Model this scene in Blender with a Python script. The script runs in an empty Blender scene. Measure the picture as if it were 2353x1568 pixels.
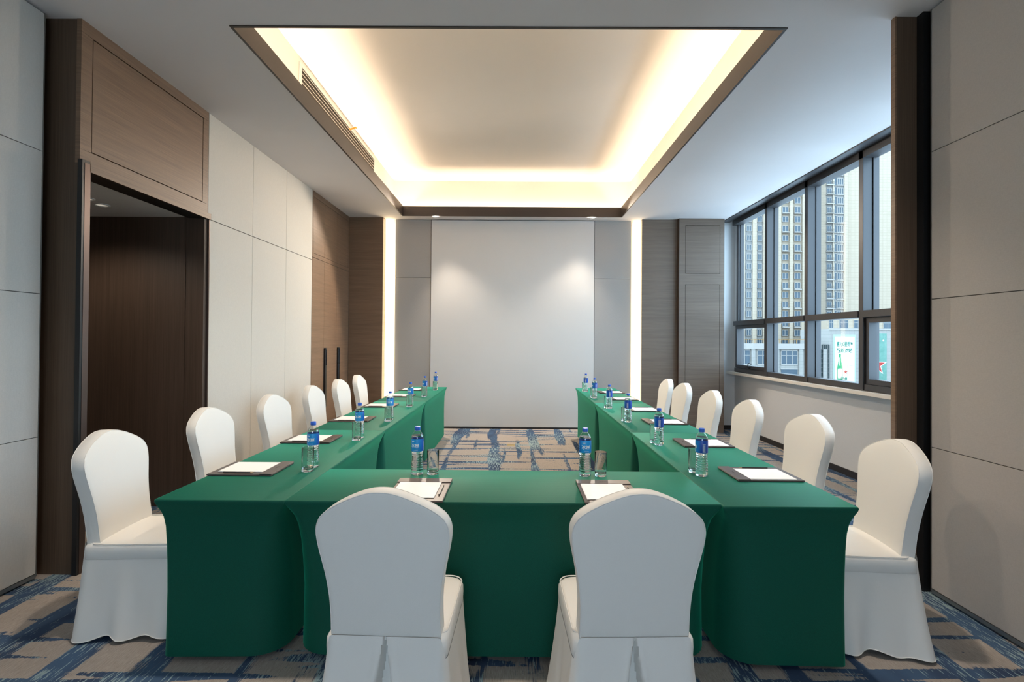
import bpy, bmesh, math, random
from mathutils import Vector, Matrix

random.seed(7)
PI = math.pi
C = bpy.context.scene.collection
SC = bpy.context.scene

# ------------------------------------------------------------------ camera
cam_d = bpy.data.cameras.new('camera')
cam = bpy.data.objects.new('camera', cam_d)
C.objects.link(cam)
SC.camera = cam
cam_d.sensor_width = 36.0
cam_d.lens = 36.0 * 1146.0 / 2353.0
cam_d.clip_end = 600
yaw, pitch, roll = .00554, .0092, .0076
fw = Vector((-math.sin(yaw) * math.cos(pitch), math.cos(yaw) * math.cos(pitch), math.sin(pitch)))
rt = Vector((math.cos(yaw), math.sin(yaw), 0))
up = rt.cross(fw)
r2 = math.cos(roll) * rt + math.sin(roll) * up
u2 = -math.sin(roll) * rt + math.cos(roll) * up
mw = Matrix(((r2.x, u2.x, -fw.x, 0), (r2.y, u2.y, -fw.y, 0), (r2.z, u2.z, -fw.z, 1.48), (0, 0, 0, 1)))
cam.matrix_world = mw
cam_d.shift_y = -14.0 / 2353.0

# ------------------------------------------------------------------ world, lights, exposure
SC.view_settings.view_transform = 'Standard'
SC.view_settings.look = 'None'
SC.view_settings.gamma = 1.0
SC.view_settings.use_curve_mapping = False
SC.view_settings.exposure = 0.42
SKY_STRENGTH = 6.6
COVE = 33.0
STRIP = 5.0
SPOT_BACK = 205.0
SPOT_NEAR = 125.0
world = bpy.data.worlds.new('overcast_sky')
SC.world = world
world.use_nodes = True
bg = world.node_tree.nodes['Background']
bg.inputs[0].default_value = (0.58, 0.80, 1.0, 1)
bg.inputs[1].default_value = SKY_STRENGTH

def spot(name, loc, target, power, size, blend=.6, radius=.04, col=(1, .86, .7)):
    l = bpy.data.lights.new(name, 'SPOT')
    l.energy = power
    l.spot_size = math.radians(size)
    l.spot_blend = blend
    l.shadow_soft_size = radius
    l.color = col
    o = bpy.data.objects.new(name, l)
    C.objects.link(o)
    o.location = loc
    d = Vector(target) - Vector(loc)
    o.rotation_euler = d.to_track_quat('-Z', 'Y').to_euler()
    return o

# two soffit downlights by the back wall, then unseen fill spots added nearer the camera
DOWNLIGHTS = [(-1.31, 8.10), (1.25, 8.12)]
for (x, y) in DOWNLIGHTS:
    spot('downlight_or_fill_lamp', (x, y, 3.455), (x * .55, y - 3.2, 0.75), SPOT_BACK, 126, .2, .03)
for (x, y) in ((-1.31, 2.45), (1.25, 2.45)):  # added out-of-view spots, extra top light on the tables
    spot('downlight_or_fill_lamp', (x, y, 3.455), (x * .5, y + 1.5, 0.0), SPOT_NEAR, 112, .7, .05)
for (x, y) in ((-1.31, -0.6), (1.25, -0.6)):  # added out-of-view fill behind the camera for the chair backs
    spot('downlight_or_fill_lamp', (x, y, 3.455), (x, y - .8, 0.0), SPOT_NEAR * .3, 140, .6, .05, (1, .95, .9))

# ------------------------------------------------------------------ helpers
def tag(o, label=None, cat=None, group=None, kind=None):
    if label: o['label'] = label
    if cat: o['category'] = cat
    if group: o['group'] = group
    if kind: o['kind'] = kind
    return o

def empty(name, loc, rz=0, parent=None):
    o = bpy.data.objects.new(name, None)
    C.objects.link(o)
    o.location = loc
    o.rotation_euler = (0, 0, rz)
    o.empty_display_size = .1
    if parent: o.parent = parent
    return o

def mesh_of(bm, name, mats, smooth=None):
    me = bpy.data.meshes.new(name)
    bm.normal_update()
    bm.to_mesh(me)
    bm.free()
    for m in (mats if isinstance(mats, (list, tuple)) else [mats]):
        me.materials.append(m)
    if smooth == 'all':
        for p in me.polygons: p.use_smooth = True
    elif smooth:
        for p in me.polygons: p.use_smooth = True
        me.set_sharp_from_angle(angle=math.radians(smooth))
    return me

def link(name, me, parent=None, loc=None):
    o = bpy.data.objects.new(name, me)
    C.objects.link(o)
    if parent: o.parent = parent
    if loc: o.location = loc
    return o

def obj(name, bm, mats, parent=None, smooth=None, loc=None):
    return link(name, mesh_of(bm, name, mats, smooth), parent, loc)

def box(bm, x0, x1, y0, y1, z0, z1, mi=0, bev=0):
    v = [bm.verts.new((x, y, z)) for x in (x0, x1) for y in (y0, y1) for z in (z0, z1)]
    fs = []
    for idx in ((0, 1, 3, 2), (4, 6, 7, 5), (0, 4, 5, 1), (2, 3, 7, 6), (0, 2, 6, 4), (1, 5, 7, 3)):
        f = bm.faces.new([v[i] for i in idx])
        f.material_index = mi
        fs.append(f)
    if bev:
        es = list({e for f in fs for e in f.edges})
        r = bmesh.ops.bevel(bm, geom=es, offset=bev, segments=1, affect='EDGES', clamp_overlap=True)
        for f in r['faces']: f.material_index = mi
    return fs

def B(*boxes, bev=0):
    bm = bmesh.new()
    for b in boxes: box(bm, *b, bev=bev)
    return bm

def ring_faces(bm, a, b, mi=0, closed=True):
    n = len(a)
    for i in range(n if closed else n - 1):
        j = (i + 1) % n
        f = bm.faces.new((a[i], a[j], b[j], b[i]))
        f.material_index = mi

def lathe(bm, prof, n=24, mi=0, cap0=True, cap1=True, mod=None):
    rings = []
    for (r, z) in prof:
        rg = []
        for i in range(n):
            a = 2 * PI * i / n
            rr = r * (mod(a, z) if mod else 1)
            rg.append(bm.verts.new((rr * math.cos(a), rr * math.sin(a), z)))
        rings.append(rg)
    for a, b in zip(rings, rings[1:]): ring_faces(bm, a, b, mi)
    if cap0:
        f = bm.faces.new(list(reversed(rings[0]))); f.material_index = mi
    if cap1:
        f = bm.faces.new(rings[-1]); f.material_index = mi
    return rings

def tube(bm, pts, r, n=8, mi=0, closed=False):
    pts = [Vector(p) for p in pts]
    m = len(pts)
    rings = []
    for i, p in enumerate(pts):
        if closed: t = pts[(i + 1) % m] - pts[i - 1]
        else: t = pts[min(i + 1, m - 1)] - pts[max(i - 1, 0)]
        t.normalize()
        ref = Vector((0, 0, 1)) if abs(t.z) < .9 else Vector((0, 1, 0))
        a = t.cross(ref).normalized()
        b = t.cross(a)
        rr = r[i] if isinstance(r, (list, tuple)) else r
        rings.append([bm.verts.new(p + rr * (math.cos(2 * PI * k / n) * a + math.sin(2 * PI * k / n) * b)) for k in range(n)])
    for i in range(m - 1): ring_faces(bm, rings[i], rings[i + 1], mi)
    if closed: ring_faces(bm, rings[-1], rings[0], mi)
    else:
        bm.faces.new(list(reversed(rings[0]))).material_index = mi
        bm.faces.new(rings[-1]).material_index = mi

def text_mesh(body, size, extrude=0.0, bold=0.0):
    cu = bpy.data.curves.new('lettering', 'FONT')
    cu.body = body
    cu.size = size
    cu.extrude = extrude
    cu.offset = bold
    cu.resolution_u = 3
    cu.align_x = 'CENTER'
    o = bpy.data.objects.new('lettering', cu)
    C.objects.link(o)
    bpy.context.view_layer.update()
    dg = bpy.context.evaluated_depsgraph_get()
    me = bpy.data.meshes.new_from_object(o.evaluated_get(dg))
    bpy.data.objects.remove(o)
    bpy.data.curves.remove(cu)
    me.materials.clear()
    return me

def copy_tree(o, parent=None):
    c = o.copy()
    C.objects.link(c)
    if parent: c.parent = parent
    for ch in list(o.children): copy_tree(ch, c)
    return c

# ------------------------------------------------------------------ materials
def mat(name, col=(.5, .5, .5), rough=.6, metal=0, spec=.5, **kw):
    m = bpy.data.materials.new(name)
    m.use_nodes = True
    b = m.node_tree.nodes['Principled BSDF']
    b.inputs['Base Color'].default_value = (*col, 1)
    b.inputs['Roughness'].default_value = rough
    b.inputs['Metallic'].default_value = metal
    b.inputs['Specular IOR Level'].default_value = spec
    for k, v in kw.items():
        b.inputs[k.replace('_', ' ')].default_value = v
    return m

def N(nt, t, **kw):
    n = nt.nodes.new(t)
    for k, v in kw.items(): setattr(n, k, v)
    return n

def coords(nt, scale, kind='Object', rot=(0, 0, 0)):
    tc = N(nt, 'ShaderNodeTexCoord')
    mp = N(nt, 'ShaderNodeMapping')
    mp.inputs['Scale'].default_value = scale
    mp.inputs['Rotation'].default_value = rot
    nt.links.new(tc.outputs[kind], mp.inputs[0])
    return mp.outputs[0]

def noise(nt, vec, scale=1, detail=3, rough=.5, dist=0):
    n = N(nt, 'ShaderNodeTexNoise')
    n.inputs['Scale'].default_value = scale
    n.inputs['Detail'].default_value = detail
    n.inputs['Roughness'].default_value = rough
    n.inputs['Distortion'].default_value = dist
    nt.links.new(vec, n.inputs['Vector'])
    return n.outputs['Fac']

def ramp(nt, fac, stops):
    r = N(nt, 'ShaderNodeValToRGB')
    e = r.color_ramp.elements
    while len(e) > 1: e.remove(e[-1])
    e[0].position = stops[0][0]; e[0].color = (*stops[0][1], 1)
    for p, c in stops[1:]:
        k = e.new(p); k.color = (*c, 1)
    nt.links.new(fac, r.inputs[0])
    return r.outputs[0]

def bump(m, fac, strength, dist=.002):
    nt = m.node_tree
    b = N(nt, 'ShaderNodeBump')
    b.inputs['Strength'].default_value = strength
    b.inputs['Distance'].default_value = dist
    nt.links.new(fac, b.inputs['Height'])
    nt.links.new(b.outputs[0], nt.nodes['Principled BSDF'].inputs['Normal'])

def mathn(nt, op, a, b=None, clamp=False):
    n = N(nt, 'ShaderNodeMath', operation=op, use_clamp=clamp)
    for i, v in enumerate((a, b)):
        if v is None: continue
        if isinstance(v, (int, float)): n.inputs[i].default_value = v
        else: nt.links.new(v, n.inputs[i])
    return n.outputs[0]

def mixc(nt, fac, a, b, mode='MIX'):
    n = N(nt, 'ShaderNodeMix', data_type='RGBA', blend_type=mode)
    if isinstance(fac, (int, float)): n.inputs[0].default_value = fac
    else: nt.links.new(fac, n.inputs[0])
    for i, v in ((6, a), (7, b)):
        if isinstance(v, tuple): n.inputs[i].default_value = (*v, 1)
        else: nt.links.new(v, n.inputs[i])
    return n.outputs[2]

def paint_mat(name, col, rough=.75):
    m = mat(name, col, rough, spec=.3)
    nt = m.node_tree
    f = noise(nt, coords(nt, (1, 1, 1)), 1.2, 2)
    c = ramp(nt, f, [(.3, tuple(x * .97 for x in col)), (.7, col)])
    nt.links.new(c, nt.nodes['Principled BSDF'].inputs['Base Color'])
    f2 = noise(nt, coords(nt, (1, 1, 1)), 260, 2)
    bump(m, f2, .08)
    return m

def fabric_wall(name, col):
    m = mat(name, col, .8, spec=.25)
    nt = m.node_tree
    a = noise(nt, coords(nt, (90, 90, 900)), 1, 3, .6)
    b = noise(nt, coords(nt, (700, 700, 40)), 1, 2, .6)
    s = mathn(nt, 'ADD', mathn(nt, 'MULTIPLY', a, .6), mathn(nt, 'MULTIPLY', b, .4))
    c = ramp(nt, s, [(.3, tuple(x * .86 for x in col)), (.7, tuple(min(1, x * 1.07) for x in col))])
    nt.links.new(c, nt.nodes['Principled BSDF'].inputs['Base Color'])
    bump(m, s, .25, .001)
    return m

def wood(name, dark, light, horizontal=True, rough=.45):
    m = mat(name, light, rough, spec=.4)
    nt = m.node_tree
    sc1 = (2.2, 2.2, 330) if horizontal else (330, 330, 1.6)
    sc2 = (.7, .7, 26) if horizontal else (26, 26, .5)
    sc3 = (6, 6, 900) if horizontal else (900, 900, 5)
    a = noise(nt, coords(nt, sc1), 1, 3, .6)
    b = noise(nt, coords(nt, sc2), 1, 2, .5)
    c3 = noise(nt, coords(nt, sc3), 1, 2, .5)
    s = mathn(nt, 'ADD', mathn(nt, 'MULTIPLY', a, .55), mathn(nt, 'ADD', mathn(nt, 'MULTIPLY', b, .2), mathn(nt, 'MULTIPLY', c3, .25)))
    c = ramp(nt, s, [(.34, dark), (.5, tuple((x + y) / 2 for x, y in zip(dark, light))), (.64, light)])
    nt.links.new(c, nt.nodes['Principled BSDF'].inputs['Base Color'])
    bump(m, s, .12, .0008)
    return m

def emit(name, col, strength):
    m = bpy.data.materials.new(name)
    m.use_nodes = True
    nt = m.node_tree
    nt.nodes.clear()
    e = N(nt, 'ShaderNodeEmission')
    e.inputs[0].default_value = (*col, 1)
    e.inputs[1].default_value = strength
    o = N(nt, 'ShaderNodeOutputMaterial')
    nt.links.new(e.outputs[0], o.inputs[0])
    return m

def clear_mat(name, tint=(1, 1, 1), ior=1.45, rough=0.0, gloss_gain=1.0):
    m = bpy.data.materials.new(name)
    m.use_nodes = True
    nt = m.node_tree
    nt.nodes.clear()
    t = N(nt, 'ShaderNodeBsdfTransparent'); t.inputs[0].default_value = (*tint, 1)
    g = N(nt, 'ShaderNodeBsdfGlossy'); g.inputs['Roughness'].default_value = rough
    lw = N(nt, 'ShaderNodeLayerWeight'); lw.inputs[0].default_value = .5
    f0 = ((ior - 1) / (ior + 1)) ** 2
    mx = N(nt, 'ShaderNodeMixShader')
    f = mathn(nt, 'MULTIPLY', mathn(nt, 'ADD', f0, mathn(nt, 'MULTIPLY', mathn(nt, 'POWER', lw.outputs['Facing'], 5), 1 - f0)), gloss_gain, True)
    nt.links.new(f, mx.inputs[0])
    nt.links.new(t.outputs[0], mx.inputs[1])
    nt.links.new(g.outputs[0], mx.inputs[2])
    o = N(nt, 'ShaderNodeOutputMaterial')
    nt.links.new(mx.outputs[0], o.inputs[0])
    return m

M = {}
M['soffit'] = paint_mat('white_ceiling_paint', (.76, .72, .72))
M['cove'] = paint_mat('cove_paint', (.80, .75, .69))
M['white_wall'] = paint_mat('white_wall_paint', (.74, .75, .76))
M['screen'] = paint_mat('projection_wall_paint', (.68, .66, .64), .7)
M['fabric'] = fabric_wall('ivory_fabric', (.62, .58, .515))
M['fabric_part'] = fabric_wall('partition_fabric', (.55, .52, .48))
M['fabric_part_r'] = fabric_wall('shaded_partition_fabric', (.49, .45, .415))  # partition fabric darkened: shade of facing away from the windows put into colour
M['fabric_grey'] = fabric_wall('grey_fabric', (.40, .38, .36))
M['fabric_sill'] = fabric_wall('pale_grey_wallcover', (.56, .56, .56))
M['wood'] = wood('walnut_veneer', (.125, .072, .043), (.25, .152, .093))
M['wood_r'] = wood('walnut_veneer_window_side', (.13, .09, .065), (.23, .17, .13))
M['wood_v'] = wood('walnut_veneer_upright', (.065, .038, .023), (.12, .076, .049), False)
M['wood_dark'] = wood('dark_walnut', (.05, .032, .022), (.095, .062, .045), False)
M['bronze'] = mat('bronze_metal', (.10, .07, .06), .35, .7)
M['fascia'] = mat('bronze_fascia', (.045, .034, .029), .45, .15)
M['black'] = mat('black_metal', (.012, .012, .013), .35, .2)
M['skirting'] = mat('black_skirting', (.018, .015, .015), .5)
M['joint'] = mat('dark_joint', (.05, .045, .04), .8)
M['frame'] = mat('grey_window_aluminium', (.052, .050, .054), .45, .2)
M['alu'] = mat('aluminium_edge', (.35, .35, .34), .35, .9)
M['stone'] = mat('cream_stone_sill', (.72, .66, .58), .3)
M['pane'] = clear_mat('window_glass', (.93, .96, .97), 1.45, 0, .4)
M['socket'] = mat('white_plastic', (.8, .8, .8), .35)
M['hole'] = mat('socket_hole', (.02, .02, .02), .6)
M['brass'] = mat('brass_plate', (.55, .43, .22), .4, .7)
M['cove_led'] = emit('warm_cove_led', (1, .79, .56), COVE)
M['strip_led'] = emit('warm_wall_led', (1, .78, .48), STRIP)
M['lamp_face'] = emit('downlight_face', (1, .9, .75), .35)
M['vent'] = mat('white_vent_metal', (.75, .72, .66), .4)
M['vent_back'] = mat('vent_shadow_gap', (.07, .055, .04), .7)
M['ribbon'] = mat('orange_ribbon', (.8, .38, .06), .6)
M['paper'] = mat('white_paper', (.86, .86, .87), .7)
M['leather'] = mat('brown_leatherette', (.085, .065, .062), .38)
M['emboss'] = mat('embossed_mark', (.045, .034, .032), .5)
M['pencil'] = mat('dark_pencil_lacquer', (.03, .028, .028), .3)
M['pencil_wood'] = mat('pencil_tip_wood', (.6, .42, .24), .6)
M['cap'] = mat('blue_cap_plastic', (.03, .13, .62), .35)
M['bottle'] = clear_mat('clear_bottle_plastic', (.97, .985, .985), 1.5, .02, 1.5)
M['white_print'] = mat('white_print', (.8, .85, .9), .4)
M['table_leg'] = mat('black_table_leg', (.015, .015, .015), .4)
M['ply'] = mat('table_board', (.3, .22, .15), .6)

# water: refracting body of liquid
m = bpy.data.materials.new('drinking_water'); m.use_nodes = True
nt = m.node_tree; nt.nodes.clear()
g = N(nt, 'ShaderNodeBsdfGlass'); g.inputs['IOR'].default_value = 1.33; g.inputs['Roughness'].default_value = 0
o_ = N(nt, 'ShaderNodeOutputMaterial'); nt.links.new(g.outputs[0], o_.inputs[0])
M['water'] = m
m = bpy.data.materials.new('tumbler_glass'); m.use_nodes = True
nt = m.node_tree; nt.nodes.clear()
g = N(nt, 'ShaderNodeBsdfGlass'); g.inputs['IOR'].default_value = 1.48; g.inputs['Roughness'].default_value = 0
o_ = N(nt, 'ShaderNodeOutputMaterial'); nt.links.new(g.outputs[0], o_.inputs[0])
M['tumbler'] = m

# blue bottle label with a lighter cyan field around the lettering
m = mat('blue_label', (.01, .1, .5), .3)
nt = m.node_tree
tc = N(nt, 'ShaderNodeTexCoord')
sp = N(nt, 'ShaderNodeSeparateXYZ')
nt.links.new(tc.outputs['Object'], sp.inputs[0])
f = mathn(nt, 'MULTIPLY', mathn(nt, 'ADD', mathn(nt, 'MULTIPLY', sp.outputs['Y'], -30), .1), 1, True)
c = ramp(nt, f, [(.25, (.008, .07, .42)), (1, (.01, .30, .72))])
nt.links.new(c, nt.nodes['Principled BSDF'].inputs['Base Color'])
M['label'] = m

# green stretch cloth
m = mat('green_stretch_cloth', (.01, .19, .11), .55, spec=.2, Sheen_Weight=.55, Sheen_Roughness=.4)
m.node_tree.nodes['Principled BSDF'].inputs['Sheen Tint'].default_value = (.04, .75, .42, 1)
nt = m.node_tree
a = noise(nt, coords(nt, (1, 1, 1)), 420, 3, .6)
b = noise(nt, coords(nt, (3, 60, 3)), 1, 3, .5)
c = ramp(nt, a, [(.3, (.002, .062, .040)), (.7, (.0035, .092, .060))])
nt.links.new(c, nt.nodes['Principled BSDF'].inputs['Base Color'])
bump(m, mathn(nt, 'ADD', mathn(nt, 'MULTIPLY', a, .5), mathn(nt, 'MULTIPLY', b, 1.2)), .15, .002)
M['green'] = m

# ivory stretch chair cover
m = mat('ivory_stretch_cover', (.78, .76, .72), .5, spec=.3, Sheen_Weight=.15, Sheen_Roughness=.5)
nt = m.node_tree
a = noise(nt, coords(nt, (1, 1, 1)), 500, 2, .6)
b = noise(nt, coords(nt, (1, 1, .6)), 9, 2, .5)
bump(m, mathn(nt, 'ADD', mathn(nt, 'MULTIPLY', a, .2), b), .22, .006)
M['cover'] = m

# carpet: taupe ground crossed by broken blue bands in both directions
m = mat('patterned_carpet', (.4, .36, .33), .95, spec=.1)
nt = m.node_tree
warp_n = noise(nt, coords(nt, (1, 1, 1)), 14, 3, .6)
warp_f = noise(nt, coords(nt, (150, 5, 1)), 1, 2, .6)
edge = mathn(nt, 'ADD', mathn(nt, 'MULTIPLY', mathn(nt, 'SUBTRACT', warp_n, .5), .07), mathn(nt, 'MULTIPLY', mathn(nt, 'SUBTRACT', warp_f, .5), .10))
w1 = noise(nt, coords(nt, (5.2, .42, 1)), 1, 1.5, .5)
w1 = mathn(nt, 'ADD', w1, edge)
warp = mathn(nt, 'MULTIPLY', mathn(nt, 'SUBTRACT', w1, .540), 55, True)
e2f = noise(nt, coords(nt, (60, 9, 1)), 1, 2, .6)
w2 = noise(nt, coords(nt, (.85, 12.5, 3)), 1, 1.5, .5)
w2 = mathn(nt, 'ADD', w2, mathn(nt, 'MULTIPLY', mathn(nt, 'SUBTRACT', e2f, .5), .10))
w2 = mathn(nt, 'ADD', w2, mathn(nt, 'MULTIPLY', mathn(nt, 'SUBTRACT', warp_n, .5), .05))
weft = mathn(nt, 'MULTIPLY', mathn(nt, 'SUBTRACT', w2, .556), 55, True)
band = mathn(nt, 'MAXIMUM', warp, weft)
fine = noise(nt, coords(nt, (95, 9, 1)), 1, 3, .7)
patch = noise(nt, coords(nt, (1.4, 1.1, 5)), 1, 1, .5)
thr = mathn(nt, 'ADD', .57, mathn(nt, 'MULTIPLY', mathn(nt, 'SUBTRACT', patch, .5), -.55))
gaps = mathn(nt, 'MULTIPLY', mathn(nt, 'SUBTRACT', fine, thr), 40, True)
ground = ramp(nt, noise(nt, coords(nt, (220, 24, 1)), 1, 3, .7), [(.3, (.27, .235, .21)), (.7, (.43, .39, .355))])
ground = mixc(nt, mathn(nt, 'MULTIPLY', noise(nt, coords(nt, (1, 1, 1)), 2.5, 3), .35), ground, (.30, .25, .22))
blue = ramp(nt, noise(nt, coords(nt, (4, 2, 1)), 1, 2), [(.35, (.04, .062, .115)), (.65, (.06, .11, .19))])
teal = (.25, .34, .37)
c = mixc(nt, gaps, blue, teal)
c = mixc(nt, band, ground, c)
nt.links.new(c, nt.nodes['Principled BSDF'].inputs['Base Color'])
bump(m, noise(nt, coords(nt, (1, 1, 1)), 500, 2), .4, .003)
M['carpet'] = m

# outdoor
def tiled(name, col, line, sx, sz, rough=.7):
    m = mat(name, col, rough, spec=.12)
    nt = m.node_tree
    br = N(nt, 'ShaderNodeTexBrick')
    br.offset = 0
    br.inputs['Color1'].default_value = (*col, 1)
    br.inputs['Color2'].default_value = (*tuple(x * .95 for x in col), 1)
    br.inputs['Mortar'].default_value = (*line, 1)
    br.inputs['Scale'].default_value = 1
    br.inputs['Mortar Size'].default_value = .045
    br.inputs['Brick Width'].default_value = sx
    br.inputs['Row Height'].default_value = sz
    v = coords(nt, (1, 1, 1), 'Object', (PI / 2, 0, 0))
    nt.links.new(v, br.inputs['Vector'])
    nt.links.new(br.outputs[0], nt.nodes['Principled BSDF'].inputs['Base Color'])
    return m
M['tower_cream'] = tiled('cream_facade_tiles', (0.283, 0.225, 0.167), (0.228, 0.179, 0.131), 1.2, .8)
M['tower_tan'] = tiled('tan_facade_tiles', (0.213, 0.168, 0.124), (0.177, 0.138, 0.102), 1.2, .8)
M['tower_grey'] = mat('grey_facade', (0.153, 0.143, 0.133), .7, spec=.12)
M['pod_stone'] = tiled('grey_stone_cladding', (0.219, 0.202, 0.183), (0.177, 0.168, 0.151), 1.1, .8)
M['far_glass'] = mat('distant_window_glass', (.035, .052, .068), .3, spec=.3)
M['far_frame'] = mat('distant_window_frame', (0.257, 0.230, 0.205), .5, spec=.12)
M['balcony'] = mat('balcony_slab', (0.243, 0.218, 0.196), .6, spec=.12)
M['rail'] = mat('balcony_rail', (0.080, 0.077, 0.073), .5, spec=.12)
M['curtain_wall'] = mat('dark_curtain_wall_glass', (0.018, 0.027, 0.027), .45, spec=.15)
M['ad_white'] = mat('poster_white', (0.562, 0.499, 0.443), .5, spec=.12)
M['ad_pale'] = mat('poster_pale_green', (0.228, 0.270, 0.223), .5, spec=.12)
M['ad_text'] = mat('poster_teal_print', (0.015, 0.129, 0.093), .5, spec=.12)
M['ad_green'] = mat('poster_green_print', (0.037, 0.197, 0.087), .5, spec=.12)
M['ad_red'] = mat('poster_red_print', (0.276, 0.033, 0.027), .5, spec=.12)
M['ad_glass'] = mat('poster_glass_print', (0.257, 0.269, 0.229), .5, spec=.12)
M['street'] = mat('street_asphalt', (0.091, 0.083, 0.077), .9, spec=.12)
M['orange'] = mat('orange_rail_paint', (0.239, 0.129, 0.044), .6, spec=.12)
m = mat('green_poster_print', (.2, .7, .55), .5)
nt = m.node_tree
c = ramp(nt, noise(nt, coords(nt, (.5, .5, .4)), 1.5, 4, .6), [(.35, (.04, .13, .095)), (.6, (.075, .17, .135)), (.75, (.14, .22, .14))])
nt.links.new(c, nt.nodes['Principled BSDF'].inputs['Base Color'])
M['ad_field'] = m

# ================================================================== SETTING
Z = 3.47      # soffit height
ZU = 4.09     # raised ceiling
fl = obj('floor', B((-4.4, 3.72, -3.2, 8.6, -.05, 0)), M['carpet'])
tag(fl, 'taupe carpet crossed by broken blue bands', 'carpet floor', kind='structure')

# soffit with the big opening
HX0, HX1, HY0, HY1 = -1.835, 1.715, 3.15, 8.04
CX0, CX1, CY0, CY1 = -2.015, 1.885, 2.97, 8.215
ce = obj('ceiling', B((-3.05, HX0, -3.2, 8.6, Z, Z + .03), (HX1, 3.46, -3.2, 8.6, Z, Z + .03),
                      (HX0, HX1, -3.2, HY0, Z, Z + .03), (HX0, HX1, HY1, 8.6, Z, Z + .03)), M['soffit'])
tag(ce, 'white dropped ceiling around the lit rectangular recess', 'ceiling', kind='structure')
fa = bmesh.new()
t = .018
box(fa, HX0, HX0 + t, HY0, HY1, Z - .006, 3.62)
box(fa, HX1 - t, HX1, HY0, HY1, Z - .006, 3.62)
box(fa, HX0 + t, HX1 - t, HY1 - t, HY1, Z - .006, 3.62)
box(fa, HX0 + t, HX1 - t, HY0, HY0 + t, Z - .006, 3.62)
tag(obj('trim_1', fa, M['fascia']), 'dark bronze band edging the ceiling recess', 'ceiling trim', kind='structure')
cv = B((CX0 - .05, CX0, CY0, CY1, Z + .03, ZU), (CX1, CX1 + .05, CY0, CY1, Z + .03, ZU),
       (CX0 - .05, CX1 + .05, CY1, CY1 + .05, Z + .03, ZU), (CX0 - .05, CX1 + .05, CY0 - .05, CY0, Z + .03, ZU),
       (CX0 - .05, CX1 + .05, CY0 - .05, CY1 + .05, ZU, ZU + .05))
tag(obj('ceiling', cv, M['cove']), 'raised warm white ceiling inside the lit recess', 'ceiling', kind='structure')

def led(name, b, label, group):
    o = obj(name, B(b), M['cove_led'])
    return tag(o, label, 'light strip', group)
gl = 'warm light strips hidden in the ceiling recess'
led('light_strip', (CX0 + .05, CX0 + .09, 3.2, 8.0, 3.505, 3.525), 'warm light strip behind the left edge of the ceiling recess', gl)
led('light_strip', (CX1 - .09, CX1 - .05, 3.2, 8.0, 3.505, 3.525), 'warm light strip behind the right edge of the ceiling recess', gl)
led('light_strip', (-1.7, 1.6, CY1 - .09, CY1 - .05, 3.505, 3.525), 'warm light strip behind the far edge of the ceiling recess', gl)
led('light_strip', (-1.7, 1.6, CY0 + .05, CY0 + .09, 3.505, 3.525), 'warm light strip behind the near edge of the ceiling recess', gl)

# ---------------- left side
XL = -2.725
wl = obj('wall_left', B((XL - .12, XL - .012, 4.38, 8.6, 0, Z), (XL - .12, XL - .03, 3.1, 4.40, 2.56, Z)), M['joint'])
tag(wl, 'left wall of ivory fabric panels and walnut boards', 'wall', kind='structure')
ys = [4.392, 5.148, 5.905, 6.66]
for i in range(3):
    for (z0, z1) in ((.06, 2.526), (2.532, Z)):
        obj('fabric_panel', B((XL - .012, XL, ys[i] + .002, ys[i + 1] - .002, z0, z1), bev=.0015), M['fabric'], wl)
# walnut board above the doorway with an inset panel
for b in ((3.09, 4.388, 3.392, Z), (3.09, 4.388, 2.567, 2.655), (3.09, 3.172, 2.657, 3.390), (4.314, 4.388, 2.657, 3.390)):
    obj('walnut_rail', B((XL - .03, XL, b[0], b[1], b[2], b[3])), M['wood'], wl)
obj('walnut_panel', B((XL - .03, XL - .001, 3.178, 4.308, 2.662, 3.385), bev=.001), M['wood'], wl)
# column beside the folding partition
wc = obj('wall_left_column', B((-3.0, XL - .001, 3.092, 3.13, 0, Z)), M['wood_v'])
tag(wc, 'dark walnut upright between the left partition and the doorway', 'wall', kind='structure')
# doorway
d1 = obj('door_1', B((XL, XL + .03, 3.075, 3.130, 0, 2.585), (XL - .11, XL, 3.131, 3.133, 0, 2.52)), [M['black']])
tag(d1, 'tall open doorway with dark bronze lining in the left wall', 'doorway', kind='structure')
obj('door_jamb', B((XL - .11, XL + .03, 3.13, 3.134, 0, 2.52), (XL + .001, XL + .032, 3.092, 3.134, 0, 2.567)), M['bronze'], d1)
obj('door_head', B((XL - .13, XL + .02, 3.134, 4.37, 2.519, 2.567)), M['black'], d1)
obj('door_head_trim', B((XL + .02, XL + .032, 3.13, 4.388, 2.519, 2.570)), M['wood'], d1)
obj('door_jamb', B((XL - .13, XL + .005, 4.335, 4.375, 0, 2.52)), M['wood_dark'], d1)
obj('door_jamb', B((XL - .13, XL + .022, 4.376, 4.388, 0, 2.52)), M['bronze'], d1)
# lobby seen through the doorway
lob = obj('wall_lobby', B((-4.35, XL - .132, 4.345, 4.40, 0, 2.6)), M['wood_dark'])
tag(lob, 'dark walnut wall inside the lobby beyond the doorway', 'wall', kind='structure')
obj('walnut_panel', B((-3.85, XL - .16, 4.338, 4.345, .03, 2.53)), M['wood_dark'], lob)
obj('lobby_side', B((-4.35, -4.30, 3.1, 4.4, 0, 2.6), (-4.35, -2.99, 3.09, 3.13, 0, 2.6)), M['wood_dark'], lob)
tag(obj('ceiling', B((-4.35, XL - .131, 3.13, 4.40, 2.53, 2.56)), M['soffit']), 'low white lobby ceiling seen through the doorway', 'ceiling', kind='structure')

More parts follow.
